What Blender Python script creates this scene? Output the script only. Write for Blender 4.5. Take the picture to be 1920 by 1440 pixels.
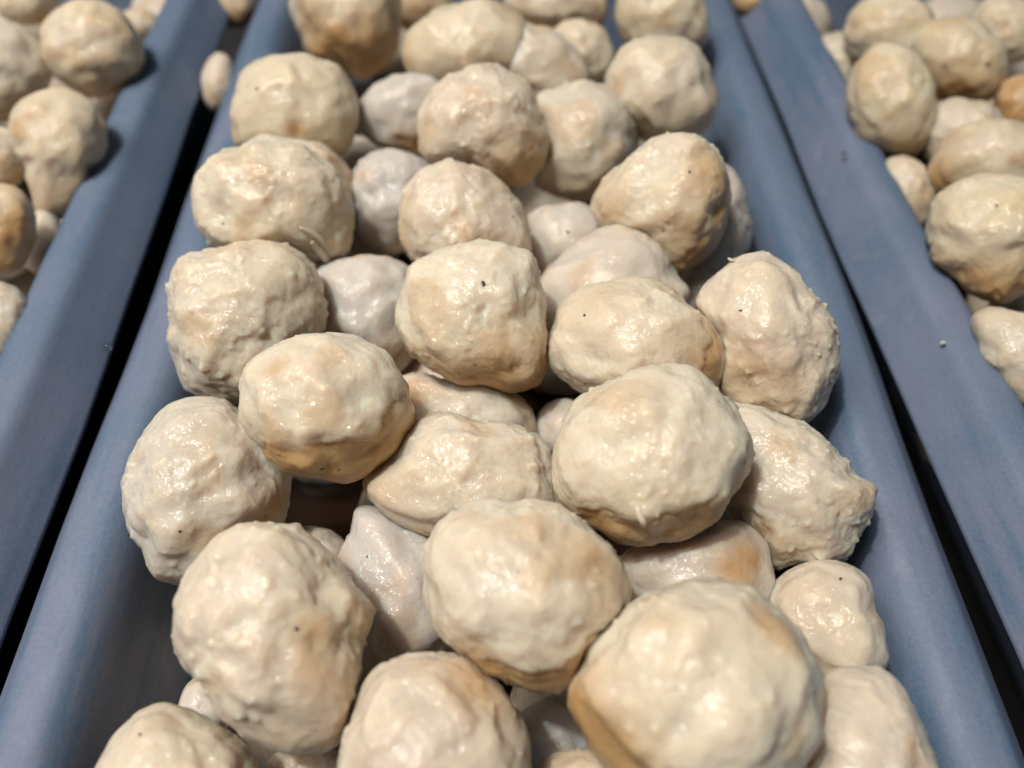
import bpy, bmesh, math, random
import numpy as np
from mathutils import Vector, Matrix

sc = bpy.context.scene
col = sc.collection
for o in list(bpy.data.objects):
    bpy.data.objects.remove(o)

# ------------------------------------------------------------------ camera
RIM = 0.075                      # height of the tray rims above the table
CAM_H = 0.154                    # camera above the rims
PITCH = math.radians(51.5)       # how far the camera looks down
FPX = 1507.0                     # focal length in photograph pixels
CAM = np.array([0.0, 0.0, RIM + CAM_H])
cam_d = bpy.data.cameras.new('camera')
cam = bpy.data.objects.new('camera', cam_d)
col.objects.link(cam)
cam.location = CAM
cam.rotation_euler = (math.pi / 2 - PITCH, 0, 0)
cam_d.sensor_width = 36
cam_d.lens = FPX / 1920 * 36
cam_d.clip_start = 0.01
cam_d.clip_end = 20
cam_d.dof.use_dof = True
cam_d.dof.focus_distance = 0.165
cam_d.dof.aperture_fstop = 8.5
sc.camera = cam

# ------------------------------------------------------------------ world, lamps, exposure
w = bpy.data.worlds.new('World')
sc.world = w
w.use_nodes = True
bg = w.node_tree.nodes['Background']
bg.inputs[0].default_value = (0.36, 0.70, 1.0, 1)
bg.inputs[1].default_value = 0.068

def lamp(name, loc, target, size, power, colour):
    l = bpy.data.lights.new(name, 'AREA')
    l.shape = 'DISK'
    l.size = size
    l.energy = power
    l.color = colour
    o = bpy.data.objects.new(name, l)
    o.location = loc
    d = Vector(target) - Vector(loc)
    o.rotation_euler = d.to_track_quat('-Z', 'Y').to_euler()
    col.objects.link(o)
    return o
lamp('shaded_ceiling_lamp', (-0.33, 0.06, 0.90), (0.0, 0.18, 0.07), 0.44, 7.2, (1.0, 0.95, 0.885))
lamp('added_glint_lamp', (-0.26, 0.02, 0.92), (0.0, 0.18, 0.07), 0.045, 4.4, (1.0, 0.95, 0.88))  # extra small lamp added to put wet glints on the meatballs
sc.view_settings.view_transform = 'Standard'
sc.view_settings.look = 'None'
sc.view_settings.exposure = 0.0
sc.view_settings.gamma = 1.0

# ------------------------------------------------------------------ helpers
def ray(x, y):
    u = (x - 960) / FPX
    v = (y - 720) / FPX
    return np.array([u, math.cos(PITCH) - v * math.sin(PITCH), -math.sin(PITCH) - v * math.cos(PITCH)])

def at(x, y, h):
    """the point at height h (metres above the rims) seen at pixel x, y of the photograph"""
    d = ray(x, y)
    return CAM + d * ((CAM_H - h) / -d[2])

rng = np.random.RandomState(7)
_perm = rng.permutation(256)
_perm = np.concatenate([_perm, _perm, _perm])
_g = rng.normal(size=(256, 3))
_g /= np.linalg.norm(_g, axis=1)[:, None]

def perlin(P):
    P = P + 100.0
    I = np.floor(P).astype(int)
    F = P - I
    I &= 255
    U = F * F * F * (F * (F * 6 - 15) + 10)
    out = 0
    for dx in (0, 1):
        for dy in (0, 1):
            for dz in (0, 1):
                h = _perm[_perm[_perm[I[:, 0] + dx] + I[:, 1] + dy] + I[:, 2] + dz]
                g = _g[h]
                dot = g[:, 0] * (F[:, 0] - dx) + g[:, 1] * (F[:, 1] - dy) + g[:, 2] * (F[:, 2] - dz)
                wt = (U[:, 0] if dx else 1 - U[:, 0]) * (U[:, 1] if dy else 1 - U[:, 1]) * (U[:, 2] if dz else 1 - U[:, 2])
                out = out + wt * dot
    return out * 1.6

def sstep(x, a, b):
    t = np.clip((x - a) / (b - a), 0, 1)
    return t * t * (3 - 2 * t)

# ------------------------------------------------------------------ materials
def nd(nt, kind, **kw):
    n = nt.nodes.new(kind)
    for k, v in kw.items():
        setattr(n, k, v)
    return n

def mixc(nt, fac, a, b, mode='MIX'):
    m = nt.nodes.new('ShaderNodeMix')
    m.data_type = 'RGBA'
    m.blend_type = mode
    for s, v in ((0, fac), (6, a), (7, b)):
        if hasattr(v, 'is_output'):
            nt.links.new(v, m.inputs[s])
        elif isinstance(v, (int, float)):
            m.inputs[s].default_value = v
        else:
            m.inputs[s].default_value = (*v, 1)
    return m.outputs[2]

def ramp(nt, val, a, b, lo=0.0, hi=1.0):
    m = nt.nodes.new('ShaderNodeMapRange')
    m.interpolation_type = 'SMOOTHSTEP'
    nt.links.new(val, m.inputs[0])
    for i, v in zip((1, 2, 3, 4), (a, b, lo, hi)):
        m.inputs[i].default_value = v
    return m.outputs[0]

def noise(nt, vec, scale, detail=4, rough=0.5, dist=0.0):
    n = nt.nodes.new('ShaderNodeTexNoise')
    nt.links.new(vec, n.inputs['Vector'])
    n.inputs['Scale'].default_value = scale
    n.inputs['Detail'].default_value = detail
    n.inputs['Roughness'].default_value = rough
    n.inputs['Distortion'].default_value = dist
    return n.outputs['Fac']

def meat_material():
    m = bpy.data.materials.new('meatball_skin')
    m.use_nodes = True
    nt = m.node_tree
    L = nt.links.new
    b = nt.nodes['Principled BSDF']
    tc = nd(nt, 'ShaderNodeTexCoord')
    oi = nd(nt, 'ShaderNodeObjectInfo')
    off = nd(nt, 'ShaderNodeVectorMath', operation='SCALE')
    off.inputs[0].default_value = (3.1, 1.7, 2.3)
    L(oi.outputs['Random'], off.inputs['Scale'])
    ad = nd(nt, 'ShaderNodeVectorMath', operation='ADD')
    L(tc.outputs['Object'], ad.inputs[0])
    L(off.outputs[0], ad.inputs[1])
    V = ad.outputs[0]
    att = nd(nt, 'ShaderNodeAttribute', attribute_name='stain')
    sp = nd(nt, 'ShaderNodeSeparateColor')
    L(att.outputs['Color'], sp.inputs[0])
    tan, cap, grey = sp.outputs[0], sp.outputs[1], sp.outputs[2]
    blot = noise(nt, V, 75, 5, 0.55, 0.4)
    fine = noise(nt, V, 330, 5, 0.6, 0.3)
    base = mixc(nt, ramp(nt, blot, 0.38, 0.62), (0.575, 0.478, 0.362), (0.645, 0.565, 0.455))
    base = mixc(nt, ramp(nt, fine, 0.50, 0.68, 0, 0.3), base, (0.68, 0.61, 0.50))
    base = mixc(nt, ramp(nt, noise(nt, V, 170, 2, 0.5, 0.6), 0.48, 0.66, 0, 0.55), base, (0.70, 0.625, 0.50))
    base = mixc(nt, ramp(nt, noise(nt, V, 130, 3, 0.5, 0.6), 0.45, 0.32, 0, 0.45), base, (0.47, 0.38, 0.285))
    pat = noise(nt, V, 38, 2)
    base = mixc(nt, ramp(nt, pat, 0.40, 0.30, 0, 0.75), base, (0.55, 0.47, 0.40))
    base = mixc(nt, ramp(nt, pat, 0.58, 0.70, 0, 0.70), base, (0.59, 0.505, 0.36))
    hue = mixc(nt, ramp(nt, oi.outputs['Random'], 0.25, 0.75), (0.635, 0.520, 0.415), (0.635, 0.545, 0.405))
    base = mixc(nt, 0.38, base, hue)
    base = mixc(nt, cap, base, (0.68, 0.605, 0.475))
    yl = nd(nt, 'ShaderNodeMath', operation='SUBTRACT')
    yl.inputs[0].default_value = 1.0
    L(att.outputs['Alpha'], yl.inputs[1])
    base = mixc(nt, yl.outputs[0], base, (0.585, 0.485, 0.295))
    base = mixc(nt, grey, base, (0.50, 0.485, 0.465))
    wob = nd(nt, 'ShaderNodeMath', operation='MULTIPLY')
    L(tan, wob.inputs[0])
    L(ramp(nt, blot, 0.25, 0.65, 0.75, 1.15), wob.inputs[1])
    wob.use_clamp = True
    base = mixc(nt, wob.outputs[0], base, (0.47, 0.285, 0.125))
    # small darker flecks ground into the meat
    vo = nd(nt, 'ShaderNodeTexVoronoi')
    L(V, vo.inputs['Vector'])
    vo.inputs['Scale'].default_value = 110
    fl = noise(nt, V, 95, 1)
    fm = nd(nt, 'ShaderNodeMath', operation='MULTIPLY')
    L(ramp(nt, vo.outputs['Distance'], 0.0, 0.085, 1, 0), fm.inputs[0])
    L(ramp(nt, fl, 0.60, 0.68), fm.inputs[1])
    base = mixc(nt, fm.outputs[0], base, (0.16, 0.11, 0.07))
    L(base, b.inputs['Base Color'])
    b.subsurface_method = 'RANDOM_WALK'
    b.inputs['Subsurface Weight'].default_value = 0.8
    b.inputs['Subsurface Radius'].default_value = (1.0, 0.48, 0.24)
    b.inputs['Subsurface Scale'].default_value = 0.006
    b.inputs['IOR'].default_value = 1.42
    b.inputs['Specular IOR Level'].default_value = 0.30
    L(ramp(nt, noise(nt, V, 160, 3), 0.35, 0.65, 0.40, 0.65), b.inputs['Roughness'])
    b.inputs['Coat Weight'].default_value = 0.42
    b.inputs['Coat Roughness'].default_value = 0.12
    # relief: crumbly ground meat
    h1 = noise(nt, V, 260, 3, 0.55, 0.5)
    h2 = noise(nt, V, 850, 3, 0.6)
    s1 = nd(nt, 'ShaderNodeMath', operation='MULTIPLY_ADD')
    L(h2, s1.inputs[0])
    s1.inputs[1].default_value = 0.5
    L(h1, s1.inputs[2])
    bp = nd(nt, 'ShaderNodeBump')
    bp.inputs['Distance'].default_value = 0.0011
    bp.inputs['Strength'].default_value = 0.36
    L(s1.outputs[0], bp.inputs['Height'])
    L(bp.outputs[0], b.inputs['Normal'])
    b2 = nd(nt, 'ShaderNodeBump')
    b2.inputs['Distance'].default_value = 0.0010
    b2.inputs['Strength'].default_value = 0.8
    L(noise(nt, V, 380, 2, 0.6, 0.6), b2.inputs['Height'])
    L(bp.outputs[0], b2.inputs['Normal'])
    L(b2.outputs[0], b.inputs['Coat Normal'])
    return m
MEAT = meat_material()

def plastic_material(name, c0, c1, c2):
    m = bpy.data.materials.new(name)
    m.use_nodes = True
    nt = m.node_tree
    L = nt.links.new
    b = nt.nodes['Principled BSDF']
    tc = nd(nt, 'ShaderNodeTexCoord')
    V = tc.outputs['Object']
    mp = nd(nt, 'ShaderNodeMapping')
    mp.inputs['Scale'].default_value = (1, 0.12, 1)
    L(V, mp.inputs[0])
    base = mixc(nt, ramp(nt, noise(nt, V, 16, 4, 0.6), 0.35, 0.65), c0, c1)
    base = mixc(nt, ramp(nt, noise(nt, mp.outputs[0], 120, 4, 0.6), 0.45, 0.68, 0, 0.75), base, c2)
    sm = noise(nt, V, 38, 5, 0.65, 1.2)                       # greasy smears
    base = mixc(nt, ramp(nt, sm, 0.60, 0.74, 0, 0.30), base, (0.27, 0.29, 0.31))
    base = mixc(nt, ramp(nt, noise(nt, mp.outputs[0], 55, 5, 0.7, 0.8), 0.60, 0.72, 0, 0.45), base, (0.060, 0.085, 0.125))
    base = mixc(nt, ramp(nt, noise(nt, V, 1300, 2), 0.3, 0.7, 0, 0.12), base, (0.30, 0.32, 0.37))
    base = mixc(nt, ramp(nt, noise(nt, V, 1100, 2), 0.62, 0.72, 0, 0.18), base, (0.05, 0.07, 0.12))
    L(base, b.inputs['Base Color'])
    L(ramp(nt, sm, 0.35, 0.7, 0.74, 0.50), b.inputs['Roughness'])
    bp = nd(nt, 'ShaderNodeBump')
    bp.inputs['Distance'].default_value = 0.0002
    bp.inputs['Strength'].default_value = 0.35
    L(noise(nt, V, 700, 3), bp.inputs['Height'])
    L(bp.outputs[0], b.inputs['Normal'])
    return m
BLUE = plastic_material('blue_grey_plastic', (0.096, 0.138, 0.212), (0.138, 0.163, 0.238), (0.052, 0.112, 0.190))

def simple_material(name, c, rough, c2=None, scale=60):
    m = bpy.data.materials.new(name)
    m.use_nodes = True
    nt = m.node_tree
    b = nt.nodes['Principled BSDF']
    tc = nd(nt, 'ShaderNodeTexCoord')
    nt.links.new(mixc(nt, ramp(nt, noise(nt, tc.outputs['Object'], scale, 4), 0.3, 0.7), c, c2 or c), b.inputs['Base Color'])
    b.inputs['Roughness'].default_value = rough
    return m
TABLE = simple_material('dark_table', (0.020, 0.018, 0.018), 0.6, (0.035, 0.030, 0.028), 30)
SHRED = simple_material('meat_shred', (0.66, 0.57, 0.44), 0.4, (0.58, 0.49, 0.36), 300)
PEPPER = simple_material('pepper', (0.03, 0.02, 0.015), 0.6, (0.07, 0.045, 0.03), 900)

def link_mesh(name, me, mat, parent=None):
    o = bpy.data.objects.new(name, me)
    col.objects.link(o)
    if not me.materials:
        me.materials.append(mat)
    if parent:
        o.parent = parent
    return o

# ------------------------------------------------------------------ table
me = bpy.data.meshes.new('table_surface')
me.from_pydata([(-1.2, -0.8, 0), (1.2, -0.8, 0), (1.2, 1.6, 0), (-1.2, 1.6, 0)], [], [(0, 1, 2, 3)])
tb = link_mesh('table_surface', me, TABLE)
tb['kind'] = 'structure'

# ------------------------------------------------------------------ trays
def rrect(hx, hy, r, n=8):
    """rounded rectangle, counter-clockwise, constant vertex count"""
    r = max(r, 0.0005)
    pts = []
    for cx, cy, a0 in ((hx - r, hy - r, 0), (-hx + r, hy - r, 90), (-hx + r, -hy + r, 180), (hx - r, -hy + r, 270)):
        for k in range(n + 1):
            a = math.radians(a0 + 90 * k / n)
            pts.append((cx + r * math.cos(a), cy + r * math.sin(a)))
    # split long edges so that they can bow a little
    out = []
    N = len(pts)
    for i in range(N):
        a, b2 = pts[i], pts[(i + 1) % N]
        out.append(a)
        if (i + 1) % (n + 1) == 0:
            for k in range(1, 16):
                t = k / 16
                out.append((a[0] + (b2[0] - a[0]) * t, a[1] + (b2[1] - a[1]) * t))
    return out

def loft(name, prof, hx, hy, r0, parent, seed, caps=False, closed=False, wob=0.0006):
    """prof: list of (inset from the outer edge, height)"""
    bm = bmesh.new()
    rings = []
    for ins, z in prof:
        ring = []
        for (x, y) in rrect(hx - ins, hy - ins, r0 - ins * 0.6):
            wx = wob * math.sin(y * 27 + seed) + wob * 0.5 * math.sin(y * 61 + seed * 2)
            ring.append(bm.verts.new((x + wx, y, z + wob * 0.7 * math.sin(y * 19 + x * 13 + seed))))
        rings.append(ring)
    n = len(rings[0])
    pairs = list(zip(rings[:-1], rings[1:]))
    if closed:
        pairs.append((rings[-1], rings[0]))
    for a, b2 in pairs:
        for i in range(n):
            bm.faces.new((a[i], a[(i + 1) % n], b2[(i + 1) % n], b2[i]))
    if caps:
        bm.faces.new(rings[-1])
    bmesh.ops.recalc_face_normals(bm, faces=bm.faces)
    me = bpy.data.meshes.new(name)
    bm.to_mesh(me)
    bm.free()
    me.polygons.foreach_set('use_smooth', [True] * len(me.polygons))
    return link_mesh(name, me, BLUE, parent)

def arc(cx, cz, r, a0, a1, n):
    return [(cx + r * math.cos(math.radians(a0 + (a1 - a0) * k / n)), cz + r * math.sin(math.radians(a0 + (a1 - a0) * k / n))) for k in range(n + 1)]

def make_tray(loc, rot, hx, hy, label, seed, skirt=0.0155):
    t = bpy.data.objects.new('food_tray', None)
    col.objects.link(t)
    t.location = loc
    t.rotation_euler = (0, 0, rot)
    t['label'] = label
    t['category'] = 'tray'
    t['group'] = 'plastic trays standing side by side'
    R_ = RIM
    # rim: flared skirt falling away outside, broad gently crowned top, rounded inner lip
    inner = [(0.0160, R_ - 0.0001), (0.0180, R_ - 0.0005), (0.0200, R_ - 0.0019), (0.0220, R_ - 0.0050), (0.0234, R_ - 0.0092),
             (0.0242, R_ - 0.0140), (0.0247, R_ - 0.016), (0.0262, R_ - 0.032), (0.0295, R_ - 0.060), (0.0302, 0.0085)]
    prof = [(0.0016, R_ - skirt + 0.0006), (0.0004, R_ - skirt), (0.0, R_ - skirt + 0.0006), (0.0004, R_ - skirt + 0.0016), (0.0040, R_ - 0.0092),
            (0.0078, R_ - 0.0033), (0.0089, R_ - 0.0018), (0.0102, R_ - 0.0009), (0.0120, R_ - 0.0005)] + inner
    prof += [(0.0288, 0.0085), (0.0281, R_ - 0.060), (0.0248, R_ - 0.032), (0.0230, R_ - 0.016), (0.0218, R_ - 0.0095), (0.0203, R_ - 0.0058),
             (0.0185, R_ - 0.0030), (0.0160, R_ - 0.0022), (0.0120, R_ - 0.0026), (0.0095, R_ - 0.0036), (0.0060, R_ - 0.0090)]
    loft('body', prof, hx, hy, 0.026, t, seed, closed=True)
    loft('floor', [(0.0302, 0.0085), (0.0325, 0.0045), (0.0380, 0.0025)], hx, hy, 0.026, t, seed, caps=True)
    return t

YN, YF = -0.055, 0.378
hy = (YF - YN) / 2
yc = (YF + YN) / 2
make_tray((-0.0037, yc, 0), math.radians(0.8), 0.1024, hy, 'middle blue-grey plastic tray heaped with meatballs, between the two other trays', 1.0)
make_tray((-0.2132, yc, 0), math.radians(2.4), 0.10085, hy, 'blue-grey plastic tray at the left edge, dark gap beside its smeared rim', 2.3)
make_tray((0.2030, yc, 0), math.radians(2.2), 0.10085, hy, 'blue-grey plastic tray at the right edge, its rim touching the middle tray', 4.1)

# dark layer added in each tray bottom, its colour standing in for deep shade
GAP_DARK = simple_material('gap_dark', (0.014, 0.007, 0.004), 0.12, (0.022, 0.011, 0.006), 25)
for tx, rot, nm in ((-0.0037, .8, 'middle'), (-0.2132, 2.4, 'left'), (0.2030, 2.2, 'right')):
    bm = bmesh.new()
    lo = [bm.verts.new((x, y, 0.0075)) for x, y in rrect(0.1010 - 0.0308, hy - 0.0308, 0.009)]
    up = [bm.verts.new((x, y, 0.0210)) for x, y in rrect(0.1010 - 0.0297, hy - 0.0297, 0.009)]
    n_ = len(lo)
    for i in range(n_):
        bm.faces.new((lo[i], lo[(i + 1) % n_], up[(i + 1) % n_], up[i]))
    bm.faces.new(up)
    bm.faces.new(lo[::-1])
    bmesh.ops.recalc_face_normals(bm, faces=bm.faces)
    me = bpy.data.meshes.new('gap_dark_layer')
    bm.to_mesh(me)
    bm.free()
    o = link_mesh('gap_dark_layer', me, GAP_DARK)
    o.location = (tx, yc, 0)
    o.rotation_euler = (0, 0, math.radians(rot))
    o['label'] = 'dark layer added to blacken the gaps at the bottom of the %s tray' % nm
    o['category'] = 'gap_dark'

# ------------------------------------------------------------------ meatballs
_ico = {}
def ico(level):
    if level not in _ico:
        bm = bmesh.new()
        bmesh.ops.create_icosphere(bm, subdivisions=level, radius=1.0)
        me = bpy.data.meshes.new('meatball')
        bm.to_mesh(me)
        bm.free()
        me.polygons.foreach_set('use_smooth', [True] * len(me.polygons))
        co = np.empty(len(me.vertices) * 3)
        me.vertices.foreach_get('co', co)
        co = co.reshape(-1, 3)
        co /= np.linalg.norm(co, axis=1)[:, None]
        me.materials.append(MEAT)
        _ico[level] = (me, co)
    return _ico[level]

def ell(cx, cy, rx, ry, rot=0, n=16):
    a = math.radians(rot)
    out = []
    for k in range(n):
        t = 2 * math.pi * k / n
        x, y = rx * math.cos(t), ry * math.sin(t)
        out.append((cx + x * math.cos(a) - y * math.sin(a), cy + x * math.sin(a) + y * math.cos(a)))
    return out

GC = 'meatballs heaped in the middle tray'
GL = 'meatballs in the left tray'
GR = 'meatballs in the right tray'
count = [0]
def meatball(label, group, outline, h, level=5, tan=(), grey=0.0, cap=None, nubs=(), specks=(), rough=1.0, yel=None, shreds=(), depth=0.94, seed=None, centre=None):
    """outline: polygon in photograph pixels; h: height of the centre above the rims, mm.
    tan: (px, py, radius px, amount) broth-stained patches; cap: (image direction x, y, z, offset, stain) pale torn skin over smooth stained meat;
    nubs: (px, py, amount, width px)."""
    count[0] += 1
    if yel is None:
        yel = {'r': 0.75, 'l': 0.55}.get(group[17], 0.15) if group.startswith('meatballs in the') else (0.45 if group == GC and outline[0][1] < 260 else 0.12)
    sd = seed if seed is not None else count[0]
    r_ = np.random.RandomState(sd)
    S = r_.uniform(0, 60, size=(10, 3))
    pts = np.array(outline, float)
    if centre is None:
        nx = np.roll(pts, -1, 0)
        cr = pts[:, 0] * nx[:, 1] - nx[:, 0] * pts[:, 1]
        centre = ((pts + nx) * cr[:, None]).sum(0) / (3 * cr.sum())
    C = at(centre[0], centre[1], h / 1000)
    W = CAM - C
    D = np.linalg.norm(W)
    W /= D
    U = np.cross((0, 0, 1.0), W)
    U /= np.linalg.norm(U)
    Vv = np.cross(W, U)
    def loc(px, py):
        d = ray(px, py)
        t = np.dot(C - CAM, W) / np.dot(d, W)
        q = CAM + d * t - C
        return np.array([np.dot(q, U), np.dot(q, Vv)])
    L2 = np.array([loc(*p) for p in pts])
    th = np.arctan2(L2[:, 1], L2[:, 0])
    rr = np.hypot(L2[:, 0], L2[:, 1])
    o_ = np.argsort(th)
    th, rr = th[o_], rr[o_]
    # resample and smooth lightly
    tg = np.linspace(-math.pi, math.pi, 181)[:-1]
    rg = np.interp(tg, np.concatenate([th - 2 * math.pi, th, th + 2 * math.pi]), np.concatenate([rr, rr, rr]))
    for _ in range(6):
        rg = 0.25 * np.roll(rg, 1) + 0.5 * rg + 0.25 * np.roll(rg, -1)
    R = rg.mean()
    me0, d = ico(level)
    def rho(theta):
        return np.interp(theta, np.concatenate([tg - 2 * math.pi, tg, tg + 2 * math.pi]), np.concatenate([rg, rg, rg]))
    theta = np.arctan2(d[:, 1], d[:, 0])
    sp = np.hypot(d[:, 0], d[:, 1])
    mix = sstep(sp, 0.15, 0.8)
    re = R + (rho(theta) - R) * mix
    P = np.stack([re * d[:, 0], re * d[:, 1], R * depth * d[:, 2]], 1)
    def todir(px, py):
        q = loc(px, py)
        t = math.atan2(q[1], q[0])
        k = min(np.hypot(*q) / rho(t), 0.98)
        return np.array([k * math.cos(t), k * math.sin(t), math.sqrt(1 - k * k)])
    warp = np.stack([perlin(d * 2.2 + S[7]), perlin(d * 2.2 + S[8]), perlin(d * 2.2 + S[9])], 1)
    dw = d + 0.10 * warp
    inner = 1 - 0.40 * sstep(sp, 0.75, 1.0) * (d[:, 2] > -0.3)       # keep the outline near the drawn one
    disp = 0.075 * perlin(dw * 1.35 + S[0]) * inner + 0.070 * perlin(dw * 2.7 + S[1]) * inner
    terr = perlin(dw * 1.7 + S[2]) + 0.16 * perlin(d * 7 + S[3])
    disp += 0.014 * sstep(terr, 0.03, 0.16) + 0.007 * sstep(terr, -0.36, -0.22)
    cr2 = np.abs(perlin(dw * 4.2 + S[4]))
    disp += 0.005 * sstep(cr2, 0.0, 0.30) * rough + 0.013 * perlin(dw * 4.6 + S[4])
    rmask = 0.35 + 0.65 * sstep(perlin(d * 1.8 + S[5]), -0.25, 0.3)
    tanv = np.zeros(len(d))
    capv = 0.25 * sstep(terr, 0.05, 0.16)
    if cap:
        cn = np.array(cap[:3], float)
        cn /= np.linalg.norm(cn)
        s = dw @ cn - cap[3] + 0.17 * perlin(d * 3.1 + S[6]) + 0.07 * perlin(d * 8.5 + S[6])
        ww = 0.012 + 0.16 * sstep(perlin(d * 2.3 + S[9]), -0.15, 0.25)
        c = sstep(s / ww, -0.6, 1.0)
        disp += 0.034 * c
        capv = np.maximum(capv, 0.55 * c)
        tanv += (1 - sstep(s / (ww + 0.02), -0.9, 0.8)) * 1.0 * cap[4] * (0.62 + 0.38 * sstep(perlin(d * 2.5 + S[3]), -0.4, 0.4))
        rmask *= 0.35 + 0.65 * c
    for px, py, pr, am in tan:
        c0 = todir(px, py)
        k = np.linalg.norm(dw - c0, axis=1) / (np.hypot(*(loc(px + pr, py) - loc(px, py))) / R)
        tanv += 1.35 * am * np.exp(-(k ** 2) * 1.1)
    for px, py, am, wd in nubs:
        c0 = todir(px, py)
        k = np.linalg.norm(d + 0.05 * warp - c0, axis=1) / (np.hypot(*(loc(px + wd, py) - loc(px, py))) / R)
        disp += am * np.exp(-(k ** 2))
    disp += rough * rmask * (0.011 * perlin(dw * 8.5 + S[5]) + 0.0065 * perlin(d * 17 + S[6]) + 0.0048 * perlin(d * 32 + S[1]))
    torn = perlin(d * 9.5 + S[0])
    disp += rough * (0.35 + 0.65 * rmask) * (0.11 * np.clip(torn - 0.38, 0, 0.5) - 0.09 * np.clip(-torn - 0.50, 0, 0.4)) + 0.035 * rough * np.clip(perlin(d * 21 + S[7]) - 0.48, 0, 0.4)
    if level >= 5:
        disp += rough * rmask * 0.0022 * perlin(d * 58 + S[2])
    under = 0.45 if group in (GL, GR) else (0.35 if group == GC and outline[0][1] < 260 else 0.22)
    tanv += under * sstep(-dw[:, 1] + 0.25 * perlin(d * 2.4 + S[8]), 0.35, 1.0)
    # under the ball the broth has stained it a little
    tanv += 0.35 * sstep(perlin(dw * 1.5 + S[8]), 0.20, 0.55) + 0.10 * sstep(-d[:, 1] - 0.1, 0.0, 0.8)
    nrm = P / np.linalg.norm(P, axis=1)[:, None]
    P = P + nrm * (disp - disp[d[:, 2] > 0].mean() + 0.022)[:, None] * R
    M = np.stack([U, Vv, W], 1)
    me = me0.copy()
    me.vertices.foreach_set('co', (P @ M.T).ravel())
    at_ = me.attributes.new('stain', 'FLOAT_COLOR', 'POINT')
    g = np.clip(grey + 0.15 * perlin(d * 1.5 + S[4]), 0, 1)
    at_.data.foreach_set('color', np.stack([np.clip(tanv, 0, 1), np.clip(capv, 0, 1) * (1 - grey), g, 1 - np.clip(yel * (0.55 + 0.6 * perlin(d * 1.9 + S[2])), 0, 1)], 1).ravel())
    me.update()
    o = link_mesh('meatball', me, MEAT)
    o.location = C
    o['label'] = label
    o['category'] = 'meatball'
    o['group'] = group
    for wd, line in shreds:
        path = []
        for j, (px, py) in enumerate(line):
            i = int(np.argmax(d @ todir(px, py)))
            p = P[i] @ M.T
            path.append(Vector(p) + Vector(p).normalized() * (0.0005 + 0.0006 * j / len(line)))
        w_ = wd * D / FPX / 2
        bm = bmesh.new()
        rings = []
        for j, p in enumerate(path):
            t_ = (path[min(j + 1, len(path) - 1)] - path[max(j - 1, 0)]).normalized()
            n_ = p.normalized()
            s_ = t_.cross(n_).normalized()
            q_ = w_ * (0.35 + 0.65 * math.sin(math.pi * (j + 0.7) / (len(path) + 0.4)))
            rings.append([bm.verts.new(p + (s_ * math.cos(a_) + n_ * 0.7 * math.sin(a_)) * q_ * r_.uniform(0.8, 1.2)) for a_ in np.linspace(0, 2 * math.pi, 9)[:-1]])
        for a_, b_ in zip(rings[:-1], rings[1:]):
            for i in range(8):
                bm.faces.new((a_[i], a_[(i + 1) % 8], b_[(i + 1) % 8], b_[i]))
        bm.faces.new(rings[0]); bm.faces.new(rings[-1])
        bmesh.ops.recalc_face_normals(bm, faces=bm.faces)
        ms = bpy.data.meshes.new('meat_shred')
        bm.to_mesh(ms)
        bm.free()
        ms.polygons.foreach_set('use_smooth', [True] * len(ms.polygons))
        sh = link_mesh('meat_shred', ms, SHRED, o)
        sub = sh.modifiers.new('smooth', 'SUBSURF')
        sub.levels = sub.render_levels = 2
    for px, py, sz in specks:
        c0 = todir(px, py)
        i = int(np.argmax(d @ c0))
        p = P[i] @ M.T
        n = Vector(p).normalized()
        bm = bmesh.new()
        bmesh.ops.create_icosphere(bm, subdivisions=2, radius=1)
        s_ = sz * D / FPX / 2.5
        rs = random.Random(int(px * 7 + py))
        for v in bm.verts:
            v.co *= 1 + rs.uniform(-0.25, 0.25)
            v.co.x *= 1.5
            v.co.z *= 0.35
            v.co *= s_
        m2 = bpy.data.meshes.new('pepper_speck')
        q = n.to_track_quat('Z', 'X') @ Matrix.Rotation(rs.uniform(0, 3), 3, 'Z').to_quaternion()
        bm.transform(q.to_matrix().to_4x4())
        bm.to_mesh(m2)
        bm.free()
        s2 = link_mesh('pepper_speck', m2, PEPPER, o)
        s2.location = Vector(p) + n * s_ * 0.15
    return o

DN = (0.0, 1.0, 0.45)       # pale skin above, stained smooth meat below
#MB-BEGIN
# ---- middle tray, far end
meatball('yellowish browned meatball at the far left corner of the middle tray', GC,
         [(548,0),(545,-50),(590,-95),(665,-100),(725,-55),(750,20),(748,80),(720,135),(672,150),(630,125),(580,105),(560,60)], 14, 5,
         tan=((590,60,45,.55),(690,105,75,.7)), cap=(-.1,1,.5,-.1,.45), specks=())
meatball('small dim brownish meatball behind the far left corner one', GC, ell(790,0,60,62), 2, 4, tan=((790,30,60,.5),))
meatball('pale lumpy meatball at the far end left of the middle', GC,
         [(755,110),(765,60),(800,30),(860,8),(930,8),(980,40),(995,100),(965,160),(900,185),(820,170),(775,145)], 17, 5, tan=((770,110,35,.35),))
meatball('pale meatball with a long bulge sloping down to the right, far end', GC,
         [(900,90),(940,50),(1000,50),(1060,75),(1095,115),(1105,160),(1075,190),(1000,190),(930,175),(900,140)], 12, 5, grey=.2)
meatball('small smooth wedge shaped meatball at the far end', GC,
         [(1030,70),(1060,40),(1105,42),(1140,70),(1152,105),(1140,140),(1105,155),(1070,140),(1040,110)], 8, 5, grey=.12, rough=.5)
meatball('wide flat pale meatball touching the far edge of the picture', GC,
         [(945,10),(955,-45),(1040,-60),(1110,-45),(1138,0),(1135,45),(1095,58),(1040,48),(985,42)], 12, 5, tan=((1100,45,30,.3),))
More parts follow.
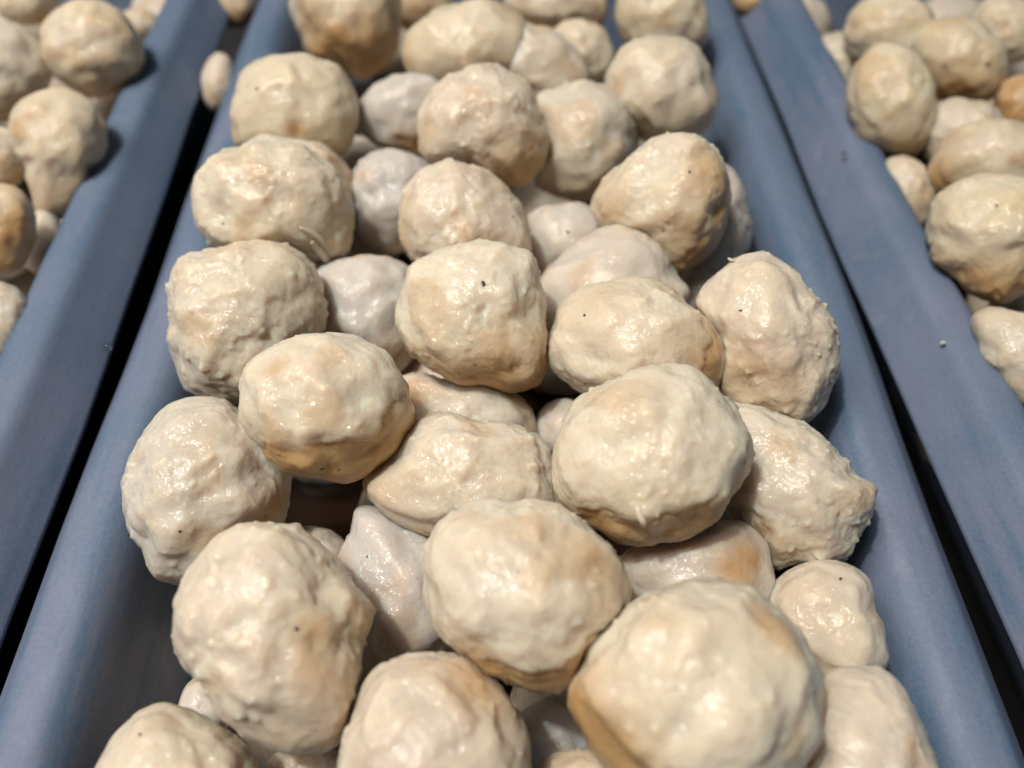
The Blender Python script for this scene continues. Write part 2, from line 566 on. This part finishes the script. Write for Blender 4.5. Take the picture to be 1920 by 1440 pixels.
meatball('round pale meatball in the far right corner of the middle tray', GC,
         [(1160,20),(1175,-35),(1240,-62),(1300,-35),(1322,20),(1322,80),(1280,108),(1220,100),(1172,70)], 12, 5, tan=((1300,85,25,.35),))
meatball('pale meatball with a greenish lower lobe by the far right wall', GC,
         [(1140,150),(1150,110),(1180,80),(1240,70),(1290,82),(1320,115),(1335,160),(1342,205),(1320,245),(1270,265),(1215,262),(1180,235),(1150,200)], 14, 5,
         grey=.12, nubs=((1250,215,-.05,60),))
# ---- second row
meatball('squarish pale meatball with one small brown dent by the left wall, second row', GC,
         [(440,235),(445,170),(458,135),(490,112),(540,105),(595,115),(640,128),(662,165),(668,205),(662,255),(640,288),(600,295),(550,292),(480,280),(445,270)], 15, 5,
         tan=((553,235,20,.75),(640,270,40,.3)), nubs=((600,150,-.03,60),(553,235,-.05,16)), specks=((487,168,5),))
meatball('shiny grey egg shaped meatball between two bright ones, second row', GC,
         [(670,212),(690,175),(730,145),(785,135),(840,140),(850,200),(830,270),(790,287),(740,283),(695,265),(672,240)], 3, 5, grey=.65, rough=.5, tan=((770,262,35,.55),))
meatball('large bright meatball tilting down to the right, second row', GC,
         [(783,265),(790,210),(820,160),(870,135),(930,128),(985,150),(1010,200),(1022,260),(1012,310),(975,350),(930,335),(870,310),(820,310),(790,292)], 20, 6,
         tan=((985,315,62,.7),), specks=())
meatball('grey-white knobbly meatball right of the large bright one, second row', GC,
         [(1000,190),(1050,165),(1110,155),(1155,180),(1185,225),(1188,270),(1170,320),(1130,362),(1080,375),(1030,357),(1003,335),(1010,300),(1000,250)], 8, 5,
         grey=.35, rough=1.3, nubs=((1015,345,.05,22),))
meatball('small pinkish grey scrap of meatball wedged beside the right wall', GC, ell(1210,270,52,45), -3, 4, grey=.35)
# ---- third row
meatball('large creased meatball over the left rim with a hanging shred', GC,
         [(362,372),(372,325),(405,290),(450,277),(520,272),(580,285),(630,320),(655,370),(660,430),(650,475),(615,496),(550,478),(480,478),(420,472),(385,442),(366,405)], 17, 6,
         nubs=((540,380,-.055,26),(575,415,.05,22),(600,400,-.03,20),(480,345,-.02,40),(590,470,-.05,20)), tan=((545,378,14,.4),), specks=((420,418,5),), shreds=((16,[(580,445),(588,458),(598,470),(606,482),(613,492)]),(12,[(560,425),(580,432),(598,445),(604,458)])))
meatball('dull brown-pink meatball half hidden behind the large creased one', GC,
         [(450,290),(480,262),(540,262),(600,275),(645,310),(664,350),(655,420),(600,440),(520,420)], 6, 5, grey=.2, tan=((630,330,60,.4),), rough=.6)
meatball('narrow grey-white meatball low between the third row ones', GC,
         [(662,330),(680,300),(720,283),(770,290),(800,310),(808,400),(770,465),(720,478),(685,455),(665,395)], -2, 5, grey=.75, rough=.8)
meatball('bright cream meatball in the centre of the third row', GC,
         [(750,430),(760,360),(790,322),(830,303),(880,305),(925,330),(965,370),(987,420),(990,480),(960,520),(900,525),(810,510),(765,475)], 15, 6, specks=((955,408,4),))
meatball('flat topped grey-pink meatball with two tiny specks, right of centre', GC,
         [(985,410),(1010,393),(1050,385),(1110,392),(1137,425),(1135,475),(1085,525),(1020,535),(990,500),(980,450)], -3, 5, grey=.55, rough=.5, specks=((1062,438,5),(1020,400,3)))
meatball('round meatball with a tan right cheek by the right wall, third row', GC,
         [(1110,380),(1135,340),(1165,310),(1200,280),(1250,260),(1310,257),(1350,290),(1370,340),(1362,400),(1342,460),(1310,497),(1270,517),(1230,475),(1180,445),(1140,430),(1115,407)], 17, 6,
         tan=((1335,340,66,.6),(1140,390,45,.4),(1290,480,50,.45)), specks=((1288,328,5),), cap=(-.5,.35,.75,.05,.4))
meatball('white crescent of a meatball squeezed against the right wall', GC,
         [(1290,330),(1355,305),(1388,335),(1393,385),(1408,425),(1400,470),(1372,508),(1335,518),(1290,490)], -2, 5, grey=.45)
meatball('small smooth white nub of meat beside the right wall', GC,
         [(1272,535),(1290,512),(1325,508),(1350,530),(1345,570),(1315,585),(1285,570)], -6, 4, grey=.6, rough=.4)
# ---- fourth row
meatball('broad rough meatball by the left wall, fourth row', GC,
         [(318,600),(325,530),(340,492),(390,475),(450,465),(530,465),(575,488),(597,530),(604,590),(590,650),(520,700),(460,755),(400,752),(355,737),(335,692),(325,660)], 10, 6,
         rough=1.25, nubs=((575,625,.05,22),), grey=.12, tan=((580,560,35,.25),))
meatball('pale grey meatball between two bigger ones, fourth row', GC,
         [(592,510),(640,490),(700,483),(740,490),(770,505),(790,560),(785,620),(750,695),(690,690),(640,650),(600,625),(590,560)], -3, 5, grey=.65, rough=.9,
         tan=((755,640,35,.4),), specks=((615,614,6),(630,626,4)))
meatball('round meatball with a single black pepper flake at the centre of the tray', GC,
         [(752,600),(758,540),(775,497),(810,475),(880,458),(950,463),(995,480),(1003,530),(1018,600),(1028,670),(1005,720),(960,738),(900,727),(830,707),(790,680),(760,642)], 17, 6,
         cap=(-.08,.72,.62,-.18,.5), specks=((903,541,9),), nubs=((985,485,.05,20),), tan=((930,705,70,.5),(790,665,42,.45),(1003,640,35,.4)))
meatball('flat greyish meatball half covered by the wide one in front', GC,
         [(1005,560),(1020,510),(1070,470),(1130,433),(1200,430),(1240,465),(1257,510),(1287,550),(1290,620),(1200,660),(1100,660),(1030,640)], 2, 5, grey=.35, nubs=((1270,540,.04,20),))
meatball('wide glossy cream meatball right of centre with a tan right end', GC,
         [(1022,660),(1035,620),(1045,582),(1090,545),(1160,527),(1230,532),(1300,575),(1345,620),(1362,660),(1352,725),(1320,755),(1250,775),(1170,765),(1105,742),(1060,707),(1035,687)], 14, 6,
         cap=(-.6,.1,.6,-.08,.42), tan=((1130,560,60,.25),(1315,665,55,.5)), specks=((1108,597,6),(1104,713,4)), rough=.85)
meatball('tall oval meatball leaning on the right wall, fourth row', GC,
         [(1305,570),(1330,530),(1375,490),(1430,472),(1472,500),(1510,545),(1537,580),(1560,605),(1568,660),(1556,730),(1527,780),(1480,798),(1430,777),(1380,757),(1345,730),(1345,660),(1325,600)], 15, 6,
         shreds=((9,[(1380,500),(1374,494),(1368,486)]),), nubs=((1400,690,-.05,50),(1440,540,.04,50),(1545,725,.03,15)), tan=((1400,680,50,.35),(1480,710,40,.25)), specks=((1391,583,5),), rough=1.1)
# ---- fifth row
meatball('smooth whitish meatball against the left wall, fifth row', GC,
         [(237,920),(245,870),(275,810),(320,765),(370,753),(430,760),(480,800),(520,860),(538,920),(528,965),(475,1010),(410,1050),(365,1090),(285,1080),(265,1030),(245,985)], 8, 6,
         grey=.35, rough=.8, tan=((500,960,50,.6),), nubs=((330,1045,-.05,30),(295,1070,.03,20)), specks=((338,991,5),))
meatball('meatball with an orange-brown underside and torn pale cap, left of centre', GC,
         [(450,740),(460,700),(510,655),(570,630),(620,630),(690,650),(740,695),(767,740),(777,790),(747,832),(700,872),(652,906),(600,897),(530,882),(490,847),(465,802)], 23, 6,
         cap=(-.10,.90,.50,.04,.80), tan=((520,835,55,.6),(640,860,60,.5),(700,820,40,.4),(525,700,30,.4)), specks=((602,877,6),(637,880,5)), rough=.6)
meatball('pale ragged meatball low behind the cream lump, middle of the tray', GC,
         [(755,705),(830,715),(930,728),(985,750),(1002,790),(1002,850),(880,880),(780,860),(745,800)], -4, 5, grey=.35, rough=1.1, tan=((790,740,30,.4),))
meatball('small pinkish meatball low beside the dark hole at the centre', GC, ell(1062,805,60,58), -6, 4, grey=.45)
meatball('cream lump with a pointed left end, middle of the tray', GC,
         [(678,912),(720,862),(755,815),(800,787),(850,780),(900,795),(970,800),(1020,830),(1045,890),(1058,960),(1000,1010),(900,1020),(820,1008),(760,985),(710,950)], 7, 6,
         grey=.12, tan=((730,930,45,.25),(800,1000,40,.4)))
meatball('large round meatball with a ragged pale flap over its pinkish underside', GC,
         [(1040,870),(1055,800),(1090,750),(1160,712),(1230,697),(1300,703),(1350,742),(1388,800),(1402,860),(1378,930),(1322,988),(1250,1017),(1190,1021),(1120,992),(1060,957),(1043,912)], 22, 6,
         cap=(-.35,.8,.55,-.05,.30), nubs=((1205,945,.05,20),(1260,800,-.03,26)), tan=((1290,978,80,.4),(1120,980,50,.35)), shreds=((14,[(1198,930),(1206,944),(1212,957),(1207,966)]),), specks=((1342,763,4),), rough=.9)
meatball('craggy meatball with a pointed right end leaning on the right wall', GC,
         [(1365,765),(1400,757),(1450,778),(1520,805),(1570,855),(1602,895),(1640,908),(1632,950),(1603,1000),(1592,1042),(1550,1062),(1500,1052),(1450,1067),(1430,1032),(1380,970),(1350,870)], 6, 6,
         grey=.22, rough=1.3, nubs=((1395,850,-.05,24),), specks=())
# ---- near rows
meatball('large meatball with a tan dent and one brown speck, near left', GC,
         [(334,1170),(345,1100),(367,1058),(420,1008),(480,982),(540,985),(592,1020),(640,1075),(677,1110),(692,1150),(675,1200),(662,1280),(652,1370),(612,1405),(540,1403),(480,1385),(420,1350),(388,1290),(345,1240)], 15, 6,
         tan=((580,1195,42,.6),(590,1260,28,.3)), nubs=((590,1200,-.04,40),(640,1260,.03,30)), specks=((554,1181,7),), rough=.9)
meatball('ragged grey-white meatball low between the near left and near centre ones', GC,
         [(662,955),(695,948),(750,983),(815,1010),(850,1100),(850,1200),(790,1250),(710,1245),(690,1170),(640,1090),(640,1035),(668,1000)], -4, 5, grey=.75, rough=1.1,
         specks=((688,1045,4),), tan=((690,1190,28,.6),))
meatball('small pale slip of meatball at the front edge of the big dark hole', GC, ell(600,1045,72,52,35), -13, 4, grey=.4, rough=.5)
meatball('large pink-cream meatball with an orange lower edge, near centre', GC,
         [(805,1050),(822,990),(870,955),(950,943),(1020,953),(1090,985),(1140,1030),(1170,1085),(1172,1140),(1135,1195),(1100,1245),(1062,1290),(1000,1303),(940,1282),(880,1242),(840,1200),(812,1130)], 21, 6,
         cap=(-.25,.80,.55,-.22,.50), nubs=((1040,1150,-.035,26),(972,1070,-.04,12)), tan=((1130,1085,60,.35),(1060,1262,60,.55),(900,1235,50,.45)), specks=((972,1075,4),), rough=.95)
meatball('wet grey meatball with a tan right half, near right of centre', GC,
         [(1155,1060),(1195,1022),(1250,998),(1330,985),(1392,975),(1427,1010),(1447,1060),(1442,1120),(1380,1190),(1250,1180),(1180,1130)], 0, 5, grey=.4,
         tan=((1385,1065,48,.65),), rough=.9)
meatball('smooth yellow-green tinted meatball against the near right wall', GC,
         [(1440,1110),(1470,1077),(1520,1055),(1580,1058),(1630,1085),(1637,1140),(1660,1200),(1667,1240),(1650,1270),(1560,1280),(1500,1260),(1450,1180)], 3, 5, grey=.15, rough=.55,
         tan=((1520,1120,60,.12),), specks=((1575,1091,6),))
meatball('meatball in the near left corner half cut by the picture edge', GC,
         [(172,1470),(210,1390),(260,1340),(310,1322),(370,1345),(430,1387),(468,1412),(487,1480),(480,1560),(400,1640),(290,1640),(200,1580)], 2, 6, rough=.6, tan=((430,1400,40,.2),), specks=((270,1388,5),))
meatball('pale slip of meatball under the large near left one', GC, ell(385,1330,50,62), -10, 4, grey=.6, rough=.5)
meatball('large pale meatball cut by the bottom edge, near centre', GC,
         [(648,1400),(672,1320),(700,1265),(770,1230),(850,1228),(920,1275),(962,1340),(988,1420),(990,1510),(930,1600),(800,1620),(690,1560),(650,1480)], 11, 6,
         grey=.1, tan=((900,1300,85,.5),(690,1440,40,.2)), rough=.9)
meatball('dim grey meatball deep in the hole at the bottom edge', GC, ell(1035,1400,80,88), -20, 5, grey=.85, rough=1.2)
meatball('largest meatball with a vertical ridge and yellow-brown left cheek', GC,
         [(1068,1310),(1092,1240),(1140,1180),(1190,1130),(1260,1098),(1330,1093),(1410,1118),(1480,1178),(1523,1240),(1535,1320),(1515,1395),(1470,1460),(1380,1515),(1250,1515),(1150,1460),(1105,1400),(1085,1350)], 21, 6,
         cap=(.1,.75,.60,-.12,.50), tan=((1120,1335,75,.6),(1185,1400,60,.5),(1430,1180,60,.25)), nubs=((1300,1220,.03,50),(1340,1215,-.035,30),(1500,1300,-.04,35)), specks=((1335,1265,3),), rough=.85)
meatball('broad meatball with bright wet spots at the near right wall', GC,
         [(1500,1290),(1570,1255),(1650,1255),(1692,1290),(1717,1340),(1742,1400),(1765,1460),(1740,1560),(1650,1620),(1540,1600),(1460,1520),(1470,1400)], 6, 6, grey=.12, rough=.9,
         nubs=((1580,1390,.03,40),))
meatball('dark lower meatball showing between the two near left ones', GC, ell(580,1470,95,75), -18, 5, grey=.45, tan=((580,1420,60,.3),))
meatball('meatball just entering the bottom edge left of the largest one', GC, ell(1090,1500,95,95), -2, 5, tan=((1080,1420,60,.3),))
# ---- left tray
meatball('pale green-grey meatball cut by the upper left picture edge', GL, ell(5,135,90,92), 6, 5, grey=.35, rough=.5, tan=((50,190,50,.3),))
meatball('large pale meatball at the far end of the left tray', GL, [(80,95),(90,40),(130,8),(190,5),(235,30),(265,80),(262,130),(220,165),(165,178),(110,150)], 9, 5, tan=((190,150,60,.3),))
meatball('cream meatball in the upper left corner of the picture', GL, ell(50,0,62,48), 2, 5)
meatball('small white lump against the rim of the left tray', GL, ell(230,110,38,45), -6, 4, grey=.3)
meatball('small white lump at the far wall of the left tray', GL, ell(258,48,45,32), -8, 4, grey=.1)
meatball('long tapering meatball in the middle of the left tray', GL,
         [(18,235),(40,190),(85,170),(140,172),(185,205),(195,260),(170,320),(150,380),(120,410),(75,410),(60,360),(55,310),(25,270)], 4, 5, tan=((30,240,22,.4),), rough=.8)
meatball('dull pinkish meatball cut by the left picture edge', GL, ell(-5,300,55,62), 2, 5, grey=.35, tan=((20,340,40,.3),))
meatball('meatball with a brown lower half at the left picture edge', GL, ell(5,430,60,85), 4, 5, tan=((10,480,75,.9),(40,420,40,.4)))
meatball('pale green tinted meatball low at the left picture edge', GL, ell(0,605,60,75), -4, 5, grey=.35)
meatball('white meatball low beside the rim of the left tray', GL, ell(80,455,45,60), -14, 4, grey=.4)
# ---- right tray
meatball('long pale meatball at the far left corner of the right tray', GR, ell(1672,62,90,74), 8, 5)
meatball('lumpy meatball with a dark underside and two specks in the right tray', GR,
         [(1715,70),(1745,40),(1800,35),(1860,65),(1885,110),(1878,160),(1850,190),(1800,192),(1750,170),(1725,130)], 9, 5, tan=((1800,178,75,.75),), specks=((1847,117,6),(1775,120,4)))
meatball('pale yellow meatball in the upper right corner of the picture', GR, ell(1888,55,72,62,20), 5, 5, grey=.1)
meatball('small white meatball at the far left side of the right tray', GR, ell(1572,125,60,62), -10, 5, grey=.25)
meatball('tall oval meatball by the left wall of the right tray', GR,
         [(1590,190),(1600,130),(1640,85),(1690,85),(1730,125),(1752,190),(1745,250),(1715,290),(1670,288),(1625,270),(1600,235)], 8, 5, nubs=((1660,125,-.05,22),), tan=((1700,260,40,.2),))
meatball('pinkish meatball squeezed in the middle of the right tray', GR, [(1722,270),(1735,220),(1770,190),(1830,192),(1875,215),(1885,270),(1830,310),(1760,310)], 2, 5, grey=.3)
meatball('amber stained meatball at the right picture edge', GR, ell(1918,200,55,58), 2, 5, tan=((1905,195,75,.95),))
meatball('pale meatball with a tan left end in the right tray', GR,
         [(1745,320),(1765,270),(1810,235),(1880,225),(1940,250),(1960,310),(1930,360),(1850,370),(1780,368),(1750,350)], 6, 5, tan=((1765,330,40,.6),))
meatball('small meatball low beside the left wall of the right tray', GR, ell(1700,360,52,70,-20), -8, 5, grey=.2, tan=((1735,370,35,.3),))
meatball('biggest meatball of the right tray with a brown lower edge', GR,
         [(1740,440),(1755,385),(1795,340),(1850,328),(1920,335),(1965,390),(1970,470),(1940,530),(1890,570),(1840,562),(1790,520),(1750,485)], 9, 6,
         tan=((1850,545,85,.6),), cap=(0,.9,.4,-.45,.4), specks=((1868,386,4),), rough=.7)
meatball('ragged pale meatball at the right picture edge under the biggest one', GR,
         [(1822,590),(1850,578),(1900,582),(1960,610),(1990,690),(1970,770),(1920,770),(1870,700),(1830,640)], 0, 5, grey=.3, rough=1.1)
# ---- scraps lying in the gaps between the trays
GG = 'meatballs dropped between the trays'
meatball('white meatball piece dropped in the gap left of the middle tray', GG, ell(411,155,31,58), -13, 4, grey=.1)
meatball('browned meatball piece in the far gap left of the middle tray', GG, ell(444,2,38,50), -13, 4, tan=((440,40,45,.5),))
meatball('orange-brown scrap of meatball in the far gap right of the middle tray', GG, ell(1404,0,28,28), -8, 4, tan=((1400,5,60,.6),))
#MB-END

# ---- lower layers the heap rests on
def project(P):
    q = np.array(P) - CAM
    f_ = np.array([0, math.cos(PITCH), -math.sin(PITCH)])
    u_ = np.array([0, math.sin(PITCH), math.cos(PITCH)])
    z = q @ f_
    return 960 + FPX * q[0] / z, 720 - FPX * (q @ u_) / z
holes = [(1780, 190), (1720, 300), (1900, 575), (1750, 390), (40, 520), (20, 240), (60, 340), (100, 480), (15, 350), (600, 860), (550, 850), (590, 930), (640, 880), (540, 900), (575, 980), (620, 1000), (1030, 730), (990, 385), (1120, 1030), (200, 1250), (280, 1250), (680, 155), (1125, 130), (670, 1220)]
rs = random.Random(5)
templ = []
def low_ball(x, y, z, r, label, group):
    if len(templ) < 5:
        cpx, cpy = 960, 700
        o = meatball(label, group, ell(cpx, cpy, 140, 135), 0, 4, grey=.35, seed=900 + len(templ))
        R0 = 140 * (CAM_H / math.sin(PITCH)) / FPX
        templ.append((o, R0))
    else:
        src, R0 = templ[rs.randrange(5)]
        o = src.copy()
        col.objects.link(o)
        o['label'] = label
        o['group'] = group
    R0 = templ[0][1]
    o.location = (x, y, z)
    o.rotation_euler = (rs.uniform(0, 6), rs.uniform(0, 6), rs.uniform(0, 6))
    s = r / R0
    o.scale = (s, s, s)
for tx, rot, nm in ((-0.0037, .8, 'middle'), (-0.2132, 2.4, 'left'), (0.2030, 2.2, 'right')):
    for j in range(10):
        for i in range(4):
            lx = (i - 1.5) * 0.0365 + rs.uniform(-.003, .003)
            ly = YN + 0.043 + j * 0.0395 + (0.012 if i % 2 else 0) + rs.uniform(-.003, .003)
            if ly > YF - 0.015:
                continue
            a = math.radians(rot)
            x = tx + lx * math.cos(a) - (ly - yc) * math.sin(a)
            y = yc + lx * math.sin(a) + (ly - yc) * math.cos(a)
            px, py = project((x, y, 0.040))
            if any(math.hypot(px - hx_, py - hy_) < 90 for hx_, hy_ in holes):
                continue
            if nm == 'middle' and px < 420 and py > 1000:
                continue
            if px < -250 or px > 2170 or py > 1800:
                continue
            low_ball(x, y, 0.0235, 0.0185, 'shadowed meatball at the bottom of the %s tray, under the heap' % nm, 'meatballs at the bottom of the %s tray' % nm)
# a middle layer, kept out of the openings the photograph shows
for tx, rot, nm in ((-0.0037, .8, 'middle'), (-0.2132, 2.4, 'left'), (0.2030, 2.2, 'right')):
    for j in range(11):
        for i in range(4 if nm == 'middle' else 5):
            lx = (i - (1.5 if nm == 'middle' else 2)) * 0.034 + rs.uniform(-.003, .003)
            ly = YN + 0.036 + j * 0.037 + (0.012 if i % 2 else 0) + rs.uniform(-.003, .003)
            if ly > YF - 0.022:
                continue
            a = math.radians(rot)
            x = tx + lx * math.cos(a) - (ly - yc) * math.sin(a)
            y = yc + lx * math.sin(a) + (ly - yc) * math.cos(a)
            px, py = project((x, y, 0.056))
            if any(math.hypot(px - hx_, py - hy_) < 95 for hx_, hy_ in holes):
                continue
            if nm == 'middle' and px < 450 and py > 1000:
                continue
            if px < -250 or px > 2170 or py > 1700:
                continue
            low_ball(x, y, 0.0440, 0.0178, 'half hidden meatball in the second layer of the %s tray' % nm, 'meatballs in the second layer of the %s tray' % nm)

# ------------------------------------------------------------------ small things lying on the rims
def bit(name, label, cat, px, py, h, r_px, mat, flat=0.6):
    p = at(px, py, h)
    D = np.linalg.norm(CAM - p)
    bm = bmesh.new()
    bmesh.ops.create_icosphere(bm, subdivisions=3, radius=1)
    q = random.Random(int(px))
    ph = [q.uniform(0, 6) for _ in range(4)]
    for v in bm.verts:
        v.co *= 1 + 0.13 * math.sin(v.co.x * 3 + ph[0]) + 0.10 * math.sin(v.co.y * 4 + ph[1])
        v.co.z *= flat
        v.co *= r_px * D / FPX
    me = bpy.data.meshes.new(name)
    bm.to_mesh(me)
    bm.free()
    me.polygons.foreach_set('use_smooth', [True] * len(me.polygons))
    o = link_mesh(name, me, mat)
    o.location = p
    o['label'] = label
    o['category'] = cat
    return o
WATER = bpy.data.materials.new('water')
WATER.use_nodes = True
wb = WATER.node_tree.nodes['Principled BSDF']
wb.inputs['Transmission Weight'].default_value = 1
wb.inputs['Roughness'].default_value = 0.03
wb.inputs['IOR'].default_value = 1.33
bit('water_droplet', 'shiny droplet clinging to the outer edge of the left tray rim', 'droplet', 200, 650, -0.0118, 8, WATER, 0.8)
bit('meat_crumb', 'tiny white crumb on the rim of the right tray', 'crumb', 1768, 642, -0.0006, 4, MEAT)
bit('meat_crumb', 'dark brown crumb stuck on the far part of the right tray rim', 'crumb', 1582, 288, -0.0010, 4, PEPPER, 0.5)
bit('meat_crumb', 'small pale crumb on the far right inner edge of the middle tray', 'crumb', 1329, 235, -0.002, 6, MEAT)
print('balls', count[0])
